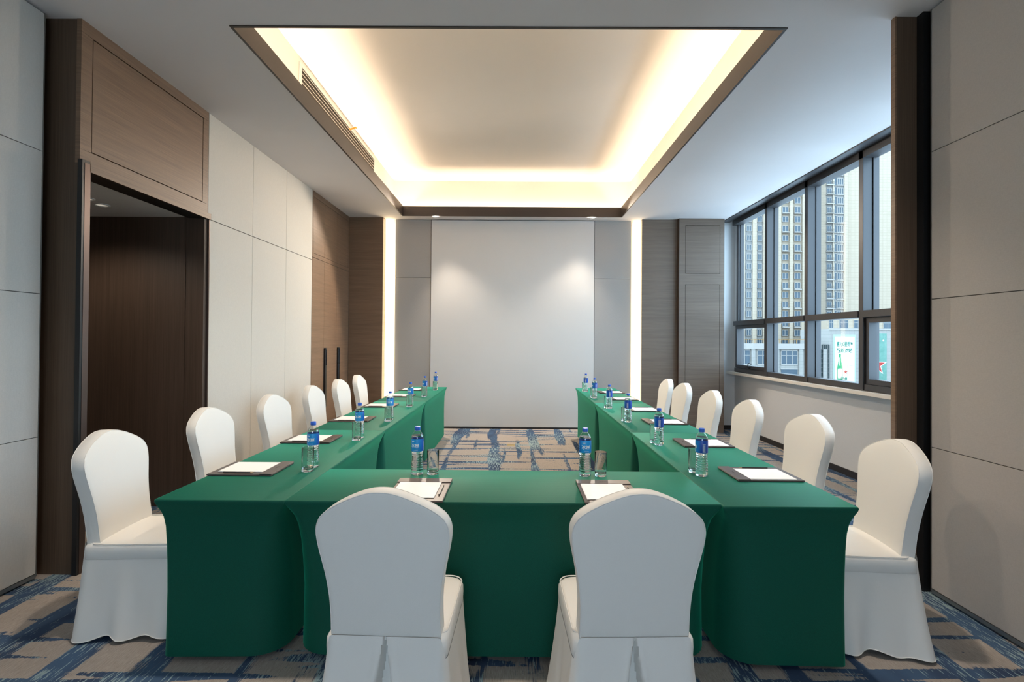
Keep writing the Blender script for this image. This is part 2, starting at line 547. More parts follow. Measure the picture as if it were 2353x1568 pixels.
def downlight(x, y, z, label, r=.045):
    root = empty('downlight', (x, y, z))
    tag(root, label, 'downlight', 'recessed downlights')
    bm = bmesh.new()
    lathe(bm, [(r, 0), (r, -.005), (r * .8, -.008), (r * .72, -.003), (r * .72, 0)], 24, cap0=False, cap1=False)
    obj('trim_ring', bm, M['socket'], root, 40)
    bm = bmesh.new()
    lathe(bm, [(r * .72, -.001), (r * .72, -.002)], 20)
    obj('lens', bm, M['lamp_face'], root)
    return root
downlight(-1.31, 8.10, Z, 'small round downlight above the left edge of the white back wall')
downlight(1.25, 8.15, Z, 'small round downlight above the right edge of the white back wall')
for (x, y, l) in ((-3.30, 3.95, 'round downlight in the lobby ceiling, nearer its far wall'), (-3.27, 3.77, 'round downlight in the lobby ceiling beside the near door jamb')):
    downlight(x, y, 2.53, l, .055)

spot('lobby_fill', (-3.45, 3.6, 2.50), (-3.5, 3.65, 0), 22, 150, .6, .05)  # added fill spot brightening the lobby, apart from its unlit fixtures
# left folding partition
def partition(name, side, x0, x1, yend, label):
    face = x1 if side < 0 else x0
    s = -side
    w = obj(name, B((x0, x1, -3.1, yend - .004, .03, Z - .01)), M['joint'])
    tag(w, label, 'partition', kind='structure')
    zs = [.035, .864, 1.737, 2.61, Z - .012]
    for i in range(4):
        xa, xb = (face, face + .008) if side < 0 else (face - .008, face)
        obj('fabric_panel', B((xa, xb, -3.1, yend - .006, zs[i] + .002, zs[i + 1] - .002), bev=.001), M['fabric_part'] if side < 0 else M['fabric_part_r'], w)
    xa, xb = (x0, face + .010) if side < 0 else (face - .010, x1)
    obj('edge_trim', B((xa, xb, yend - .006, yend, .02, Z - .008)), M['alu'], w)
    obj('bottom_rail', B((xa, xb, -3.1, yend - .006, .012, .034)), M['alu'], w)
    obj('floor_seal', B((x0 + .01, x1 - .01, -3.1, yend - .05, 0, .012)), M['black'], w)
    return w
partition('wall_left_partition', -1, -2.99, -2.906, 3.03, 'ivory fabric folding partition at the left edge, ending by the column')
partition('wall_right_partition', 1, 2.468, 2.55, 2.962, 'fabric folding partition filling the right edge, coloured darker for shade')
# right return wall
rw = obj('wall_right_return', B((2.318, 3.75, 3.042, 3.072, 0, Z)), M['wood_v'])
tag(rw, 'dark walnut upright wall between the right partition and the windows', 'wall', kind='structure')
obj('edge_board', B((2.308, 2.318, 3.040, 3.074, 0, Z)), M['wood'], rw)
obj('track_post', B((2.44, 2.56, 2.99, 3.04, 0, Z)), M['black'], rw)
# room behind the camera
tag(obj('wall_left_light_stop', B((-3.06, -3.0, -3.2, 3.13, 0, Z)), M['joint']), 'unseen wall added behind the left partition to stop light', 'wall', kind='structure')  # added out of view, keeps sky light from leaking past the partition
tag(obj('wall_right_light_stop', B((3.70, 3.78, -3.2, 3.05, 0, Z + .03), (3.44, 3.72, -3.2, 3.05, Z, Z + .03), (2.55, 3.72, -3.2, -3.1, 0, Z)), M['fabric_part']), 'unseen wall added behind the right partition to stop light', 'wall', kind='structure')  # added likewise on the right against leaking sky light
tag(obj('wall_back', B((-3.0, 2.56, -3.2, -3.1, 0, .9), (-3.0, 2.56, -3.2, -3.1, 2.45, Z), (-3.0, -1.15, -3.2, -3.1, .9, 2.45), (.95, 2.56, -3.2, -3.1, .9, 2.45)), M['fabric_part']), 'wall behind the camera with an added fill window', 'wall', kind='structure')
wb = obj('fill_window', B((-1.15, .95, -3.2, -3.1, .9, .96), (-1.15, .95, -3.2, -3.1, 2.39, 2.45), (-1.15, -1.09, -3.2, -3.1, .96, 2.39), (.89, .95, -3.2, -3.1, .96, 2.39), (-.13, -.07, -3.2, -3.1, .96, 2.39)), M['frame'])  # unseen opening added so sky light brightens the chair backs
tag(wb, 'grey framed fill window added behind the camera', 'window', kind='structure')

# ---------------- wardrobe on the left
cab = empty('built_in_cabinet', (XL, 7.4, 0))
tag(cab, 'walnut built-in cabinet with three tall doors at the far left', 'cabinet', None)
def cobj(name, b, m, parent=cab, bev=0):
    x0, x1, y0, y1, z0, z1 = b
    return obj(name, B((x0 - XL, x1 - XL, y0 - 7.4, y1 - 7.4, z0, z1), bev=bev), m, parent)
cobj('body', (XL - .011, XL - .006, 6.662, 8.15, 0, Z), M['joint'])
cobj('top_rail', (XL - .006, XL, 6.664, 8.148, 3.392, Z), M['wood'])
cobj('middle_rail', (XL - .006, XL, 6.664, 8.148, 2.572, 2.626), M['wood'])
cobj('side_stile', (XL - .006, XL, 6.664, 6.705, 2.628, 3.390), M['wood'])
cobj('side_stile', (XL - .006, XL, 8.108, 8.148, 2.628, 3.390), M['wood'])
dy = [6.709, 7.10, 7.60, 8.104]
for i in range(3):
    cobj('upper_door', (XL - .006, XL - .001, dy[i] + .002, dy[i + 1] - .002, 2.631, 3.387), M['wood'], bev=.001)
    y0 = 6.666 if i == 0 else dy[i]
    y1 = 8.146 if i == 2 else dy[i + 1]
    d = cobj('door', (XL - .006, XL, y0 + .002, y1 - .002, .06, 2.566), M['wood'], bev=.001)
    if i > 0:
        hy = (7.135, 7.66)[i - 1] - 7.4
        bm = bmesh.new()
        box(bm, 0, .028, hy - .028, hy + .028, .50, 1.09, bev=.004)
        box(bm, 0, .028, hy - .028, hy - .014, 1.09, 1.335, bev=.003)
        box(bm, 0, .028, hy + .014, hy + .028, 1.09, 1.335, bev=.003)
        box(bm, 0, .028, hy - .028, hy + .028, 1.315, 1.34, bev=.004)
        tag(obj('handle', bm, M['black'], d), 'long black handle')
cobj('plinth', (XL - .006, XL - .002, 6.664, 8.148, 0, .058), M['skirting'])

# ---------------- far wall
YB = 8.27
wf = obj('wall_far', B((-2.9, 3.75, 8.42, 8.55, 0, Z)), M['white_wall'])
tag(wf, 'far wall with white projection surface, grey panels and walnut boards', 'wall', kind='structure')
obj('walnut_panel', B((XL + .001, -2.168, 8.15, 8.17, .06, Z)), M['wood'], wf)
obj('walnut_return', B((-2.182, -2.168, 8.17, 8.40, 0, Z)), M['wood'], wf)
for (x0, x1) in ((-2.0, -1.408), (1.321, 1.922)):
    obj('grey_panel', B((x0, x1, 8.29, 8.40, .03, 2.498), bev=.001), M['fabric_grey'], wf)
    obj('grey_panel', B((x0, x1, 8.29, 8.40, 2.502, Z - .002), bev=.001), M['fabric_grey'], wf)
obj('projection_surface', B((-1.398, 1.311, 8.275, 8.40, .028, Z - .012), bev=.001), M['screen'], wf)
obj('panel_joint', B((-1.408, -1.398, 8.30, 8.40, .03, Z), (1.311, 1.321, 8.30, 8.40, .03, Z)), M['black'], wf)
obj('walnut_panel', B((2.078, 2.655, 8.19, 8.22, .06, Z)), M['wood_r'], wf)
obj('walnut_return', B((2.078, 2.09, 8.22, 8.40, 0, Z)), M['wood_r'], wf)
tag(obj('baseboard_far', B((-2.17, 2.66, 8.268, 8.285, 0, .026), (XL, -2.17, 8.145, 8.16, 0, .058), (2.08, 2.66, 8.185, 8.2, 0, .058)), M['skirting']),
    'thin black skirting along the far wall', 'skirting', kind='structure')
for (x0, x1, l) in ((-2.168, -2.03, 'left'), (1.95, 2.078, 'right')):
    o = obj('light_strip', B((x0 + .012, x1, 8.262, 8.30, .02, Z - .004)), M['strip_led'])
    tag(o, 'glowing upright light strip on the %s of the far wall' % l, 'light strip', 'upright light strips of the far wall')
    obj('recess_lining', B((x0 - .0, x1 + .03, 8.395, 8.40, 0, Z)), M['cove'], wf)
# walnut pier on the right of the far wall
pr = obj('wall_pier', B((2.668, 3.385, 8.13, 8.42, 0, Z)), M['joint'])
tag(pr, 'projecting walnut pier in the far right corner', 'wall', kind='structure')
FY0, FY1 = 8.10, 8.13
for b in ((2.664, 2.760, 0, Z), (3.322, 3.392, 0, Z), (2.760, 3.322, 3.357, Z), (2.760, 3.322, 2.395, 2.573), (2.760, 3.322, 0, .12)):
    obj('walnut_rail', B((b[0], b[1], FY0, FY1, b[2], b[3])), M['wood_r'], pr)
obj('walnut_panel', B((2.765, 3.317, FY0 + .001, FY1, 2.578, 3.352), bev=.001), M['wood_r'], pr)
obj('walnut_panel', B((2.765, 3.317, FY0 + .001, FY1, .125, 2.390), bev=.001), M['wood_r'], pr)
obj('side_board', B((3.385, 3.392, 8.13, 8.42, 0, Z)), M['wood_r'], pr)
obj('side_board', B((2.655, 2.664, 8.10, 8.30, 0, Z)), M['wood_dark'], pr)

# ---------------- window wall
XW = 3.70
wr = obj('wall_right', B((XW, 3.78, 3.07, 8.6, 0, .935)), M['fabric_sill'])
tag(wr, 'low pale grey wall under the windows', 'wall', kind='structure')
obj('corner_return', B((3.392, XW, 8.41, 8.43, 0, Z + .4)), M['white_wall'], wr)
obj('window_reveal', B((XW + .001, 3.738, 8.285, 8.42, .97, Z + .4)), M['white_wall'], wr)
obj('wall_over_window', B((3.46, 3.85, 3.07, 8.6, Z + .03, Z + .4)), M['white_wall'], wr)
bb = obj('baseboard_right', B((XW - .012, XW, 3.08, 8.41, 0, .07), (3.40, XW, 8.398, 8.41, 0, .07)), M['skirting'])
tag(bb, 'black skirting under the window wall', 'skirting', kind='structure')
hd = obj('trim_2', B((3.44, 3.50, 3.08, 8.41, Z - .012, Z + .03), (3.50, 3.60, 3.08, 8.41, Z + .004, Z + .03)), M['frame'])
tag(hd, 'grey metal channel between ceiling edge and window heads', 'window trim', kind='structure')

win = empty('window_1', (0, 0, 0))
tag(win, 'wide grey aluminium window in four visible bays over a cream sill', 'window', kind='structure')
obj('window_sill', B((3.555, 3.80, 3.08, 8.405, .935, .978), bev=.004), M['stone'], win)
MY = [3.30, 4.225, 5.21, 6.19, 7.18, 8.25]     # mullion centres
for i, y in enumerate(MY):
    last = i == 5
    obj('mullion', B((3.67 if last else 3.60, 3.70, y - .033, y + .033, .98, Z + .02), bev=.003), M['frame'], win)
    obj('mullion_cap', B((3.70, 3.76, y - .045, y + .045, .98, Z + .02)), M['frame'], win)
obj('head_rail', B((3.60, 3.74, 3.08, 8.28, 3.395, Z + .03)), M['frame'], win)
for i in range(5):
    y0, y1 = MY[i] + .033, MY[i + 1] - .033
    sash = i in (1, 4)
    obj('bottom_rail', B((3.61, 3.74, y0, y1, .98, 1.045), bev=.003), M['frame'], win)
    obj('transom', B((3.59, 3.74, y0, y1, 1.735, 1.808), bev=.003), M['frame'], win)
    obj('pane', B((3.705, 3.711, y0, y1, 1.80, 3.40)), M['pane'], win)
    if sash:
        s = empty('opening_sash', (0, 0, 0), parent=win)
        obj('sash_frame', B((3.625, 3.72, y0 + .005, y0 + .055, 1.05, 1.732), (3.625, 3.72, y1 - .055, y1 - .005, 1.05, 1.732),
                            (3.625, 3.72, y0 + .055, y1 - .055, 1.05, 1.10), (3.625, 3.72, y0 + .055, y1 - .055, 1.68, 1.732)), M['frame'], s)
        obj('pane', B((3.70, 3.706, y0 + .05, y1 - .05, 1.09, 1.69)), M['pane'], s)
        bm = bmesh.new()
        ym = (y0 + y1) / 2
        box(bm, 3.595, 3.63, ym - .03, ym + .03, 1.06, 1.085, bev=.003)
        tube(bm, [(3.60, ym, 1.085), (3.60, ym, 1.13), (3.60, ym - .04, 1.14), (3.60, ym - .11, 1.135)], .008, 8)
        obj('handle', bm, M['black'], s, 40)
    else:
        obj('pane', B((3.705, 3.711, y0, y1, 1.03, 1.75)), M['pane'], win)

# ---------------- sockets and vent
def socket(name, rx, rz, loc, label):
    r = empty(name, loc, rx)
    tag(r, label, 'socket')
    obj('plate', B((-.043, .043, -.009, 0, -.043, .043), bev=.003), M['socket'], r)
    bm = B((-.006, .006, -.0105, -.008, .008, .02))
    for s in (-1, 1):
        box(bm, s * .012 - .002, s * .012 + .002, -.0105, -.008, -.022, -.006)
    obj('pin_holes', bm, M['hole'], r)
socket('wall_socket', 0, 0, (3.023, FY0, .309), 'white wall socket low on the walnut pier')
socket('wall_socket', PI / 2, 0, (XL, 4.816, .36), 'white wall socket low on the left fabric wall')

fs = empty('floor_socket', (-.042, 7.01, 0))
tag(fs, 'brass floor socket plate on the carpet between the table rows', 'floor socket')
obj('plate', B((-.055, .055, -.065, -.006, 0, .004), bev=.001), M['brass'], fs)
obj('plate', B((-.055, .055, .006, .065, 0, .004), bev=.001), M['brass'], fs)

vt = empty('air_vent', (CX0, 5.82, 3.89))
tag(vt, 'long white slotted air vent in the left side of the ceiling recess', 'air vent')
L2 = 1.24
obj('backing', B((0, .002, -L2, L2, -.15, .15)), M['vent_back'], vt)
obj('vent_frame', B((0, .012, -L2, L2, .12, .155), (0, .012, -L2, L2, -.155, -.12), (0, .012, -L2, -L2 + .04, -.12, .12), (0, .012, L2 - .04, L2, -.12, .12), bev=.002), M['vent'], vt)
for k in range(6):
    z = -.10 + k * .040
    bm = bmesh.new()
    v = [bm.verts.new(p) for p in ((.003, -L2 + .04, z + .011), (.014, -L2 + .04, z - .004), (.014, -L2 + .04, z - .010), (.003, -L2 + .04, z + .004))]
    w = [bm.verts.new((q.co.x, L2 - .04, q.co.z)) for q in v]
    ring_faces(bm, v, w); bm.faces.new(v); bm.faces.new(list(reversed(w)))
    bmesh.ops.recalc_face_normals(bm, faces=bm.faces)
    obj('slat', bm, M['vent'], vt)
bm = bmesh.new()
ps = [(.014, 0, 0), (.03, .004, -.006), (.055, .01, .004), (.085, .012, .02), (.10, .016, .012)]
ra = [bm.verts.new((x, y, z + .010)) for x, y, z in ps]
rb = [bm.verts.new((x, y + .004, z - .010)) for x, y, z in ps]
for i in range(4): bm.faces.new((ra[i], ra[i + 1], rb[i + 1], rb[i]))
bmesh.ops.solidify(bm, geom=bm.faces[:], thickness=.002)
rib = obj('ribbon', bm, M['ribbon'], None, 60, (CX0, 5.93, 3.99))
tag(rib, 'small orange ribbon fluttering from the air vent', 'ribbon')

# ================================================================== TABLES
def rrect(x0, x1, y0, y1, rad, k=6):
    """corner radii order: (x0,y0) (x1,y0) (x1,y1) (x0,y1)"""
    pts = []
    cs = [(x0, y0, PI), (x1, y0, 1.5 * PI), (x1, y1, 0), (x0, y1, .5 * PI)]
    for (cx, cy, a0), r in zip(cs, rad):
        sx = 1 if cx == x0 else -1
        sy = 1 if cy == y0 else -1
        ox, oy = cx + sx * r, cy + sy * r
        for i in range(k + 1):
            a = a0 + (PI / 2) * i / k
            pts.append((ox + r * math.cos(a), oy + r * math.sin(a)))
    return pts

def dense(pts, step):
    out = []
    n = len(pts)
    for i in range(n):
        a, b = Vector(pts[i]), Vector(pts[(i + 1) % n])
        out.append(tuple(a))
    return out

def table_cover(x0, x1, y0, y1, big, label, hem=.03):
    """stretch cover: flat top with crisp edge, sides drawn in, corners tucked to the feet"""
    cx, cy = (x0 + x1) / 2, (y0 + y1) / 2
    lv = [(0, 0.75, 0.0, 0), (.0, .7485, -.002, 0), (.0, .742, -.004, 0), (.002, .730, -.001, 0), (.006, .712, .006, .06), (.012, .69, .014, .15), (.012, .665, .020, .28), (.018, .62, .025, .45),
          (.022, .54, .027, .68), (.024, .44, .028, .85), (.024, .32, .028, 1), (.022, .2, .027, 1), (.02, .1, .026, 1), (.02, hem, .025, 1)]
    bm = bmesh.new()
    rings = []
    for (_, z, ins, f) in lv:
        rad = [.006 + f * (.15 if b else .025) for b in big]
        pts = rrect(x0 + ins - cx, x1 - ins - cx, y0 + ins - cy, y1 - ins - cy, rad, 8)
        rg = []
        for (px, py) in pts:
            zz = z
            if z <= hem + .001:
                # hem lifts a little between the feet
                zz = z + .012 * (1 - abs(px) / max(abs(x1 - cx), .01)) * 1.0
            rg.append(bm.verts.new((px, py, zz)))
        rings.append(rg)
    bm.faces.new(rings[0])
    for a, b in zip(rings, rings[1:]): ring_faces(bm, b, a)
    bmesh.ops.remove_doubles(bm, verts=bm.verts[:], dist=1e-5)
    bmesh.ops.recalc_face_normals(bm, faces=bm.faces)
    o = obj('table_cover', bm, M['green'], None, 50, (cx, cy, 0))
    tag(o, 'green stretch cover on ' + label, 'table cover', 'green table covers')
    # the table beneath
    t = empty('folding_table', (cx, cy, 0))
    tag(t, 'folding table under the cover on ' + label, 'table', 'folding tables under the covers')
    w, d = (x1 - x0) / 2 - .04, (y1 - y0) / 2 - .04
    obj('tabletop', B((-w, w, -d, d, .715, .742), bev=.003), M['ply'], t)
    for sx in (-1, 1):
        for sy in (-1, 1):
            bm = bmesh.new()
            tube(bm, [(sx * (w - .12), sy * (d - .11), .714), (sx * (w - .12), sy * (d - .11), 0)], .014, 10)
            obj('leg', bm, M['table_leg'], t, 40)
    return o

LX0, LX1, RX0, RX1 = -1.61, -1.028, .93, 1.522
YT = [2.235, 3.965, 5.80, 7.58]
names = ['the nearest table', 'the second table from the camera', 'the farthest table']
bigL = [(0, 1, 1, 0), (0, 1, 1, 0), (0, 1, 0, 0)]
bigR = [(1, 0, 0, 1), (1, 0, 0, 1), (1, 0, 0, 0)]
for i in range(3):
    g = .002
    table_cover(LX0, LX1 - .001, YT[i] + g, YT[i + 1] - g, bigL[i], names[i] + ' of the left row')
    table_cover(RX0 + .001, RX1, YT[i] + g - (.02 if i == 0 else 0), YT[i + 1] - g, bigR[i], names[i] + ' of the right row')
table_cover(LX1 + .003, RX0 - .003, 2.240, 2.785, (1, 1, 0, 0), 'the cross table joining both rows', hem=.045)

# ================================================================== CHAIRS
def half_width(z):
    tab = [(.455, .190), (.55, .189), (.63, .194), (.71, .206), (.785, .219), (.84, .226), (.868, .221), (.902, .20), (.937, .16), (.967, .097), (.976, .055), (.98, 0)]
    for (a, wa), (b, wb) in zip(tab, tab[1:]):
        if a <= z <= b: return wa + (wb - wa) * (z - a) / (b - a)
    return 0

def back_outline():
    ctrl = [(0, .98), (.045, .975), (.098, .956), (.150, .930), (.190, .903), (.2145, .875), (.2255, .838), (.2225, .79), (.212, .735), (.200, .675), (.191, .60), (.189, .53), (.190, .47), (.188, .445)]
    # smooth by Catmull-Rom
    def cr(p0, p1, p2, p3, t):
        return tuple(.5 * ((2 * b) + (-a + c) * t + (2 * a - 5 * b + 4 * c - d) * t * t + (-a + 3 * b - 3 * c + d) * t ** 3) for a, b, c, d in zip(p0, p1, p2, p3))
    P = [(-.05, .975)] + ctrl + [(.188, .42)]
    half = []
    for i in range(1, len(P) - 2):
        for s in range(3): half.append(cr(P[i - 1], P[i], P[i + 1], P[i + 2], s / 3))
    half.append(ctrl[-1])
    bottom = [(x, .445) for x in (.14, .09, .045, 0, -.045, -.09, -.14)]
    left = [(-x, z) for x, z in reversed(half[1:])]
    return half + bottom + left
OUT = back_outline()
def back_pt(u, v, d):
    """u across, v height, d offset to the front; the back leans away and curves round the sitter"""
    t = (v - .455) / .525
    lean = -.20 - .075 * t - .018 * max(0, t) ** 2
    return (u, lean + d + .35 * u * u * (.4 + .6 * min(1, max(0, t))), v)

def make_chair():
    root = empty('banquet_chair', (0, 0, 0))
    T = .032
    bm = bmesh.new()
    cu, cvv = 0, .68
    def ring(s, d):
        # shrink the outline towards its inside by distance s (fraction)
        return [bm.verts.new(back_pt(cu + (u - cu) * s, cvv + (v - cvv) * s, d)) for u, v in OUT]
    spec = [(0.0, T + .006), (.35, T + .006), (.7, T + .005), (.9, T + .002), (.975, T), (.992, T - .0015), (1.0, T - .006), (1.003, 0),
            (1.0, -T + .006), (.992, -T + .0015), (.975, -T), (.9, -T - .001), (.7, -T - .002), (.35, -T - .002), (0.0, -T - .002)]
    rings = []
    for s, d in spec[1:-1]: rings.append(ring(s, d))
    c0 = bm.verts.new(back_pt(cu, cvv, spec[0][1]))
    c1 = bm.verts.new(back_pt(cu, cvv, spec[-1][1]))
    n = len(OUT)
    for i in range(n):
        j = (i + 1) % n
        bm.faces.new((c0, rings[0][i], rings[0][j]))
        bm.faces.new((c1, rings[-1][j], rings[-1][i]))
    for a, b in zip(rings, rings[1:]): ring_faces(bm, a, b)
    bmesh.ops.recalc_face_normals(bm, faces=bm.faces)
    bk = obj('backrest', bm, M['cover'], root, 'all')
    # piping along both edges of the back
    for d in (T - .002, -T + .002):
        bm = bmesh.new()
        pts = [back_pt(u * .994, .68 + (v - .68) * .994, d) for u, v in OUT if v > .452 or abs(u) > .185]
        k = next(i for i in range(len(pts) - 1) if pts[i][0] > 0 and pts[i + 1][0] < 0 and pts[i][2] < .6)
        pts = pts[k + 1:] + pts[:k + 1]
        tube(bm, pts, .0022, 6)
        obj('piping', bm, M['cover'], bk, 'all')
    # seat cushion
    bm = bmesh.new()
    def srect(ins, rc, z, dz=0):
        pts = rrect(-.212 + ins, .212 - ins, -.238 + min(ins, .02), .228 - ins, [rc * .6, rc * .6, rc, rc], 8)
        yb = pts[8][1]
        pts[9:9] = [(-.105, yb), (-.09, -.175), (.09, -.175), (.105, yb)]
        return [bm.verts.new((x, y, z)) for x, y in pts]
    lv = [(.17, .02, .468), (.10, .04, .467), (.05, .05, .464), (.018, .06, .459), (.005, .06, .452), (0, .06, .442), (-.001, .06, .415), (0, .06, .388), (.004, .06, .38)]
    rg = [srect(*l) for l in lv]
    bm.faces.new(rg[0])
    for a, b in zip(rg, rg[1:]): ring_faces(bm, b, a)
    bm.faces.new(list(reversed(rg[-1])))
    bmesh.ops.remove_doubles(bm, verts=bm.verts[:], dist=1e-5)
    bmesh.ops.recalc_face_normals(bm, faces=bm.faces)
    st = obj('seat', bm, M['cover'], root, 'all')
    bm = bmesh.new()
    tube(bm, [(x, y, .4585) for x, y in rrect(-.206, .206, -.20, .222, [.03, .03, .055, .055], 8)], .0025, 6, closed=True)
    obj('piping', bm, M['cover'], st, 'all')
    # skirt
    base = rrect(-.2125, .2125, -.2385, .2285, [.035, .035, .06, .06], 8)
    # resample to even steps
    P = [Vector(p) for p in base]
    seg = [(P[(i + 1) % len(P)] - P[i]).length for i in range(len(P))]
    tot = sum(seg)
    NR = 176
    ring_pts = []
    i, acc = 0, 0.0
    # finer steps along the middle of the back, where the pleat opens
    sb = sum(seg[:next(j for j in range(len(P)) if P[j].y < -.238 and P[(j + 1) % len(P)].y < -.238 and P[j].x * P[(j + 1) % len(P)].x < 0)])
    sb += .2125 - .035
    svals = [tot * k / NR for k in range(NR) if abs(tot * k / NR - sb) > .084] + [sb + d * .003 for d in range(-27, 28)]
    svals = sorted(v % tot for v in svals)
    NR = len(svals)
    for s in svals:
        while acc + seg[i] < s - 1e-9:
            acc += seg[i]; i += 1
        tt = (s - acc) / seg[i] if seg[i] else 0
        ring_pts.append((P[i].lerp(P[(i + 1) % len(P)], min(1, tt)), s))
    bm = bmesh.new()
    rows = []
    LV = 15
    for r in range(LV + 1):
        t = r / LV
        row = []
        for (p, s) in ring_pts:
            side_back = max(0, min(1, (-.224 - p.y) / .012))
            ztop = .386 + .078 * side_back
            c = Vector((p.x, p.y)).normalized()
            ax, ay = abs(p.x) / .214, abs(p.y) / .247
            corner = (ax * ay) ** 3
            nrm = Vector((p.x / .214, p.y / .247))
            nrm = Vector((math.copysign(abs(nrm.x) ** 6, nrm.x), math.copysign(abs(nrm.y) ** 6, nrm.y)))
            if nrm.length < 1e-6: nrm = c
            nrm.normalize()
            wave = math.sin(s * 2 * PI / tot * 11 + .7) * .010 + math.sin(s * 2 * PI / tot * 5 + 2.1) * .010
            fold = math.sin(s * 2 * PI / tot * 19 + 1) * .003
            out = (.032 + .035 * corner) * t ** 1.2 * (.25 if p.y > .2 else 1) + (wave + fold) * t ** 1.6
            q = Vector((p.x, p.y)) + nrm * out
            # inverted pleat in the middle of the back
            if p.y < -.2:
                wid = .0025 + .066 * t
                f = max(0, min(1, (wid - abs(p.x)) / .007))
                f = f * f * (3 - 2 * f)
                q.y += f * (.012 + .034 * min(1, t / .15) + .03 * t)
                lip = max(0, 1 - abs(abs(p.x) - wid - .012) / .018)
                q.y -= lip * .009 * min(1, t * 3)
            hem = .012 + .022 * (1 - corner) * (.55 + .45 * math.sin(s * 2 * PI / tot * 9 + 1.2)) - .006 * corner
            z = ztop + (max(.006, hem) - ztop) * t
            row.append(bm.verts.new((q.x, q.y, z)))
        rows.append(row)
    for a, b in zip(rows, rows[1:]): ring_faces(bm, b, a)
    bmesh.ops.recalc_face_normals(bm, faces=bm.faces)
    sk = obj('skirt', bm, M['cover'], root, 55)
    bm = bmesh.new()
    tube(bm, [tuple(v) for v in [(q[0], q[1], q[2]) for q in HEM(sk, NR, LV)]], .0022, 5, closed=True)
    obj('hem', bm, M['cover'], sk, 'all')
    return root

def HEM(sk, NR, LV):
    vs = sk.data.vertices
    return [vs[LV * NR + i].co[:] for i in range(NR)]

chair0 = make_chair()
used = [False]
ordn = ['nearest', 'second', 'third', 'fourth', 'fifth', 'farthest']
LCH = [(-1.885, 2.66, 3), (-1.895, 3.53, 0), (-1.85, 4.35, -3), (-1.86, 5.25, 1), (-1.855, 6.06, 0), (-1.855, 6.80, 2)]
RCH = [(1.70, 2.60, -4), (1.775, 3.44, 2), (1.74, 4.28, -1), (1.725, 5.05, 0), (1.73, 5.90, 2), (1.73, 6.55, -2)]
def place(x, y, rz, label, group):
    o = chair0 if not used[0] else copy_tree(chair0)
    used[0] = True
    o.location = (x, y, 0)
    o.rotation_euler = (0, 0, rz)
    tag(o, label, 'chair', group)
for i, (x, y, a) in enumerate(LCH):
    place(x, y, -PI / 2 + math.radians(a), 'ivory covered banquet chair, %s from the camera along the doorway side' % ordn[i], 'covered chairs along the left row')
for i, (x, y, a) in enumerate(RCH):
    place(x, y, PI / 2 + math.radians(a), 'ivory covered banquet chair, %s from the camera along the window side' % ordn[i], 'covered chairs along the right row')
place(-.427, 1.945, math.radians(-2), 'ivory covered banquet chair seen from behind at the cross table, left one', 'covered chairs at the cross table')
place(.411, 1.955, math.radians(2), 'ivory covered banquet chair seen from behind at the cross table, right one', 'covered chairs at the cross table')

# ================================================================== TABLE SETTINGS
def bend_text(me, r, z0, ang0):
    for v in me.vertices:
        a = ang0 + v.co.x / r
        z = z0 + v.co.y
        rr = r + .0003
        v.co = (rr * math.cos(a), rr * math.sin(a), z)

